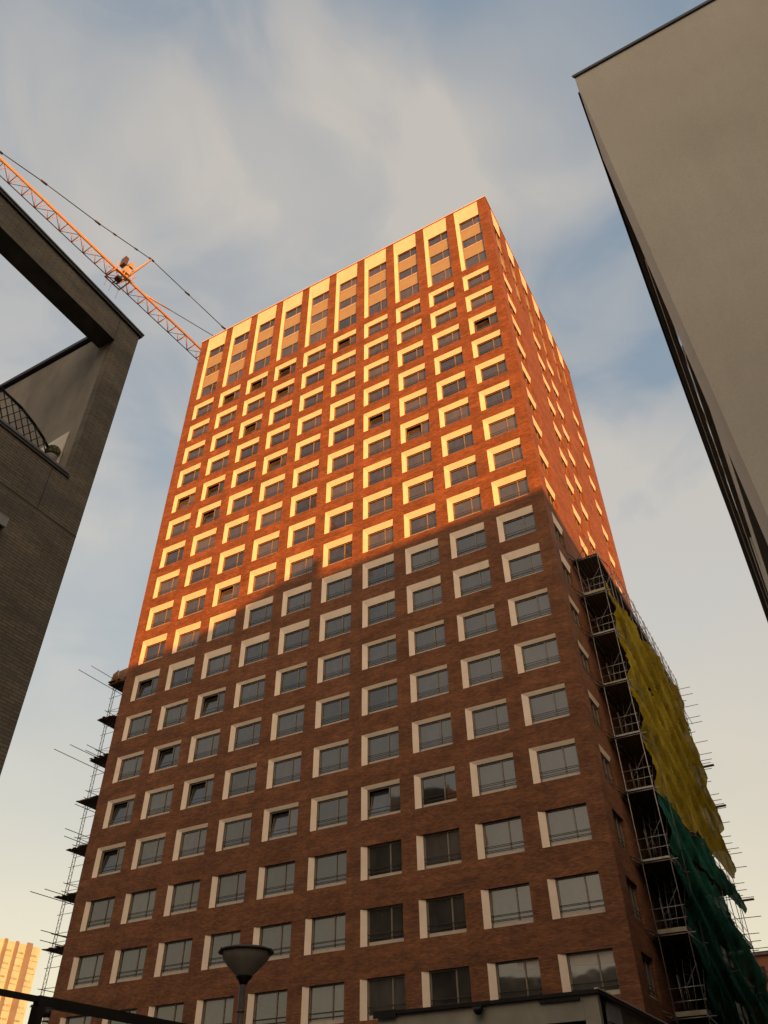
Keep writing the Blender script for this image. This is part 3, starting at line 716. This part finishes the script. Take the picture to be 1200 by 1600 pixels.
for args in ((YP+.7, 28, 14.03, 14.27, .02, m_slab, .1), (YP+.7, 28, 11.48, 11.72, .02, m_slab, .1), (YP+.002, 28, 8.75, 9.55, 0, m_stucco), (YP+.002, 28, 5.3, 6.2, 0, m_stucco), (12.9, 15.2, 9.55, 10.4, .004, m_stucco, .11)):
    bd = MB(); band(bd, *args); part('floor_band', bd, rb)

sg = MB()
for z0, z1 in ((14.5, 16.4), (12.0, 13.8), (9.75, 11.3), (6.4, 8.5)):
    y = YP+.5
    while y < 26.5:
        sg = MB(); band(sg, y, y+1.3, z0, z1, .07, m_glass2, .05); part('window', sg, rb); y += 1.75
rc = MB()
poly_out = [(ex(Yb)-.035, Yb-.035), (16, Yb-.085), (16, Yb+.25), (ex(Yb)+.25, Yb+.3)]
rc.prism(poly_out, Zr+.003, Zr+.085, m_coping)
ys2 = [Yb+.302, 10, 12, 14, 16, 18, 20, 22, 25, 28, 32, 50]
rc.prism([(ex(y)-.03, y) for y in ys2][::-1]+[(ex(y)+.25, y) for y in ys2], Zr+.003, Zr+.085, m_coping)
part('roof_edge', rc, rb)

# ------------------------------------------------------------------ street lamp
lx, ly = -6.614, 8.446
lamp = thing('street_lamp', 'street lamp with a wide inverted-cone bowl on a slim grey pole', 'street lamp', (lx, ly, 0))
m_bowl = MatB('smoked_bowl'); gg = m_bowl.n('ShaderNodeNewGeometry')
bc = ramp(m_bowl, noise(m_bowl, gg.outputs['Position'], 7, 4, .6, (1, 1, .5)), (.3, (.52, .47, .40)), (.7, (.70, .64, .55))); m_bowl.l(bc, m_bowl.b.inputs['Base Color'])
m_bowl.b.inputs['Roughness'].default_value = .3
tl_ = m_bowl.n('ShaderNodeBsdfTranslucent'); m_bowl.l(bc, tl_.inputs[0]); mx_ = m_bowl.n('ShaderNodeMixShader'); mx_.inputs[0].default_value = .5
m_bowl.l(m_bowl.b.outputs[0], mx_.inputs[1]); m_bowl.l(tl_.outputs[0], mx_.inputs[2]); m_bowl.l(mx_.outputs[0], m_bowl.nt.nodes['Material Output'].inputs[0])
b_ = MB(); b_.tube((lx, ly, 0), (lx, ly, 3.44), .041, m_tubed, 16); b_.tube((lx, ly, 0), (lx, ly, .9), .075, m_tubed, 16); b_.tube((lx, ly, 3.12), (lx, ly, 3.14), .045, m_tubed, 16); part('pole', b_, lamp)
b_ = MB(); b_.lathe([(.0, 3.40), (.045, 3.40), (.055, 3.43), (.10, 3.475), (.102, 3.49), (0, 3.49)], lx, ly, m_black, 28); part('collar', b_, lamp)
b_ = MB(); b_.lathe([(.095, 3.488), (.14, 3.53), (.20, 3.585), (.262, 3.65), (.297, 3.705), (.300, 3.722)], lx, ly, m_bowl.m, 40); part('bowl', b_, lamp)
b_ = MB(); b_.lathe([(.29, 3.722), (.318, 3.722), (.335, 3.732), (.335, 3.748), (.30, 3.765), (.16, 3.785), (.05, 3.80), (0, 3.80)], lx, ly, m_coping, 40)
b_.lathe([(.29, 3.7215), (.20, 3.735), (0, 3.74)], lx, ly, m_lgrey, 40)
for a in (.15, 2.25, 4.3): b_.box(lx+.325*math.cos(a)-.012, lx+.325*math.cos(a)+.012, ly+.325*math.sin(a)-.012, ly+.325*math.sin(a)+.012, 3.68, 3.755, m_black)
part('lamp_cap', b_, lamp)

# ------------------------------------------------------------------ steel frame at bottom left, and the banded pole
sf = thing('steel_frame', 'black steel post and rail frame crossing the bottom left corner', 'frame', (-4.6, 3.9, 0))
for y in (3.86, 8.0, -1.2):
    b_ = MB(); b_.box(-4.65, -4.58, y, y+.045, 0, 2.455, m_black); part('post', b_, sf)
b_ = MB(); b_.box(-4.635, -4.60, -1.3, 3.855, 2.478, 2.508, m_black); b_.box(-4.64, -4.59, 3.857, 8.3, 2.458, 2.512, m_black)
part('rail', b_, sf)
m_wp = plain('white_paint', (.68, .64, .55), .5, 0, .05)
bx, by = -4.95, 4.25
bp = thing('banded_pole', 'thin pole banded white and black behind the steel post', 'pole', (bx, by, 0))
b_ = MB(); b_.tube((bx, by, 0), (bx, by, 2.465), .020, m_wp, 12); part('shaft', b_, bp)
b_ = MB(); b_.tube((bx, by, 2.467), (bx, by, 2.518), .024, m_black, 12); b_.tube((bx, by, 2.44), (bx, by, 2.448), .022, m_black, 12); part('black_band', b_, bp)
b_ = MB(); b_.tube((bx, by, 2.52), (bx, by, 2.545), .023, m_wp, 12, True, .014); part('cap', b_, bp)

# ------------------------------------------------------------------ site pavilion at the bottom
cab = thing('entrance_pavilion', 'low grey-beige flat-roofed entrance structure with a dark roof edge at the foot of the tower', 'pavilion', (-9, 21, 0))
m_fas = plain('fascia', (.38, .345, .27), .7, 0, .15, 1.2)
b_ = MB(); b_.box(-11.9, -6.35, 21.0, 21.12, 4.42, 4.92, m_fas); b_.box(-6.345, -5.98, 21.0, 21.2, 0, 4.92, m_fas); b_.box(-11.9, -11.6, 21.0, 21.2, 0, 4.415, m_fas)
part('fascia', b_, cab)
b_ = MB(); b_.box(-11.98, -5.92, 20.9, 30, 4.925, 5.0, m_black); b_.box(-11.98, -11.3, 20.88, 20.895, 4.86, 5.03, m_black); b_.box(-7.4, -6.4, 20.93, 20.99, 4.83, 4.92, m_black); part('roof', b_, cab)
b_ = MB(); b_.box(-11.6, -6.4, 23.5, 23.7, 0, 4.9, m_dark); part('back_wall', b_, cab)
b_ = MB(); b_.box(-6.05, -5.99, 21.8, 30, 0, 4.4, m_glass2); b_.box(-6.05, -5.985, 21.75, 22.9, 4.45, 4.85, m_lgrey); b_.box(-6.05, -5.99, 22.95, 30, 4.45, 4.85, m_clad); part('side_panel', b_, cab)
b_ = MB(); b_.box(-6.0, -5.90, 20.9, 30, 5.002, 5.03, m_wp)
for y in (21.6, 25.5, 29.9): b_.box(-6.02, -5.95, y, y+.08, 0, 4.42, m_frame)
b_.box(-6.04, -5.96, 21.7, 30, 4.405, 4.445, m_coping)
part('edge_trim', b_, cab)
fl = thing('floodlight', 'small dark dome light under the roof edge of the entrance structure', 'lamp', (-8.95, 20.85, 4.8))
b_ = MB(); b_.lathe([(0, 4.70), (.07, 4.72), (.12, 4.79), (.13, 4.86), (0, 4.86)], -8.95, 20.8, m_black, 18); part('dome', b_, fl)
b_ = MB(); b_.box(-9.1, -8.8, 20.74, 20.89, 4.862, 4.92, m_black); part('bracket', b_, fl)

# ------------------------------------------------------------------ far buildings
fb = thing('distant_block', 'sunlit pale high-rise with vertical bays far off at the lower left', 'building', (-205, 140, 0))
m_far = plain('sandy_wall', (.46, .56, .52), .8, 0, .1, .3); m_far2 = plain('brown_bay', (.21, .20, .19), .8, 0, .1, .3); m_farw = plain('far_window', (.33, .36, .33), .4, 0, .3, .5)
b_ = MB(); b_.box(-225, -200, 105, 164.5, 0, 52, m_far); part('wall', b_, fb)
b_ = MB()
for y in (161.2, 156.6, 152.9, 148, 144.8, 140, 136.5, 131, 126, 121, 115): 
    wd = 1.7 if int(y) % 2 else .8; b_.box(-199.99, -199.5, y-wd, y, 0, 52.2+(.3 if wd > 1 else 0), m_far2)
part('pier', b_, fb)
b_ = MB()
for k in range(17):
    z = 50-3*k
    for y in (163.4, 162, 158.9, 157.2, 154.9, 153.5, 150.8, 149.2, 146.4, 142.5, 141, 138.5, 134.5, 132.5, 128.5, 123): b_.box(-199.985, -199.95, y-1.15, y+.25, z-.45, z, m_farw)
    b_.box(-199.985, -199.95, 105, 164.3, z-1.5, z-1.35, m_farw)
part('window', b_, fb, label='rows of small windows')['kind'] = 'stuff'
fr_ = thing('distant_house', 'distant red-brick block seen past the green net at lower right', 'building', (0, 125, 0))
b_ = MB(); b_.box(-16, 30, 120, 132, 0, 22.8, plain('red_brick_far', (.30, .11, .06), .85, 0, .15, .4)); part('wall', b_, fr_)
b_ = MB(); b_.box(-16.3, 30.3, 119.7, 132.3, 22.802, 23.2, m_zinc); part('roof', b_, fr_)
b_ = MB(); b_.box(0, 1.6, -.07, -.01, 0, 1.6, m_glass); wm = b_.mesh('window')
for k in range(7):
    for x in range(-14, 29, 4): part('window', wm, fr_, (x, 120, 2+3*k))

# ------------------------------------------------------------------ the street behind the camera (casts the evening shadow, stands in the panes), and an added block shading the flank
def block(poly, zt, label, mat, slope=None):
    cx = sum(p[0] for p in poly)/len(poly); cy = sum(p[1] for p in poly)/len(poly)
    t = thing('apartment_block', label, 'building', (cx, cy, 0)); b = MB()
    zts = slope or [zt]*len(poly); n = len(poly)
    for i in range(n):
        a, c_ = poly[i], poly[(i+1) % n]; b.face([(*a, 0), (*c_, 0), (*c_, zts[(i+1) % n]), (*a, zts[i])], mat)
    b.face([(*p, z) for p, z in zip(poly, zts)], m_concrete); part('wall', b, t)
    w_ = MB()
    for i in range(n):
        a = Vector(poly[i]); c_ = Vector(poly[(i+1) % n]); L_ = (c_-a).length; d = (c_-a)/L_; nn = Vector((d.y, -d.x)); k = 0
        while 3+k*3.6 < L_-3:
            for fl_ in range(int(min(zts)/3)-1):
                p = a+d*(2+k*3.6)+nn*.02; q = p+d*1.7; z = 1.6+3*fl_; w_.face([(*p, z), (*q, z), (*q, z+1.5), (*p, z+1.5)], m_glass2)
            k += 1
    part('window', w_, t)['kind'] = 'stuff'
m_blk = plain('grey_brick_block', (.22, .17, .13), .85, 0, .15, .4)
def uv(u, w): # u across, w towards the sun
    e = Vector((1, 1)).normalized(); s = Vector((1, -1)).normalized(); p = e*u+s*w; return (p.x, p.y)
dist = 88.0
tH = math.tan(SUN_EL)
# tower's front corner sits at w = (-8.5-36.2)/sqrt2
wA = (-8.5-36.2)/math.sqrt(2)
def hgt(zshadow, w_tower, w_edge): return zshadow+(w_edge-w_tower)*tH
wE = wA+dist
zA = 34.3+dist*tH
block([uv(8, wE), uv(8, wE+14), uv(125, wE+14), uv(125, wE)][::-1], zA, 'long apartment block behind the camera whose shadow climbs the tower', m_blk)
zl = lambda x, z: z+(wE-(x-36.2)/math.sqrt(2))*tH
us = lambda x: (x+36.2)/math.sqrt(2)
ua, ub, uc = us(-27), us(-36), us(-43)
za, zb, zc = zl(-27, 34.9), zl(-36, 31.9), zl(-43, 30.9)
block([uv(ub, wE), uv(8, wE), uv(8, wE+12), uv(ub, wE+12)], 0, 'narrow block with a steep mono-pitch roof beside the long apartment block', m_blk, slope=[zb, za+.3, za+.3, zb])
block([uv(-30, wE), uv(ub, wE), uv(ub, wE+12), uv(-30, wE+12)], 0, 'wide block with a gently falling roof at the end of the row', m_blk, slope=[zc-1.5, zb, zb, zc-1.5])
block([(4.5, 51.5), (30, 51.5), (30, 100), (4.5, 100)], 36, 'unseen plain block added on the right to shade the tower flank', m_blk)  # added out of view, blocks sky light from the tower's right flank
block([(-45.5, -12), (-34, -12), (-34, -2.5), (-45.5, -2.5)], 34, 'slim dark tower standing to the left behind the camera', plain('dark_block', (.09, .075, .06), .85, 0, .15, .4))
block([(-66, -76), (20, -76), (20, -60), (-66, -60)], 25.6, 'flat-roofed terrace across the street behind the camera', m_blk)
block([(-160, -76), (-66.2, -76), (-66.2, -60), (-160, -60)], 21.5, 'lower and longer terrace across the street behind the camera', m_blk)
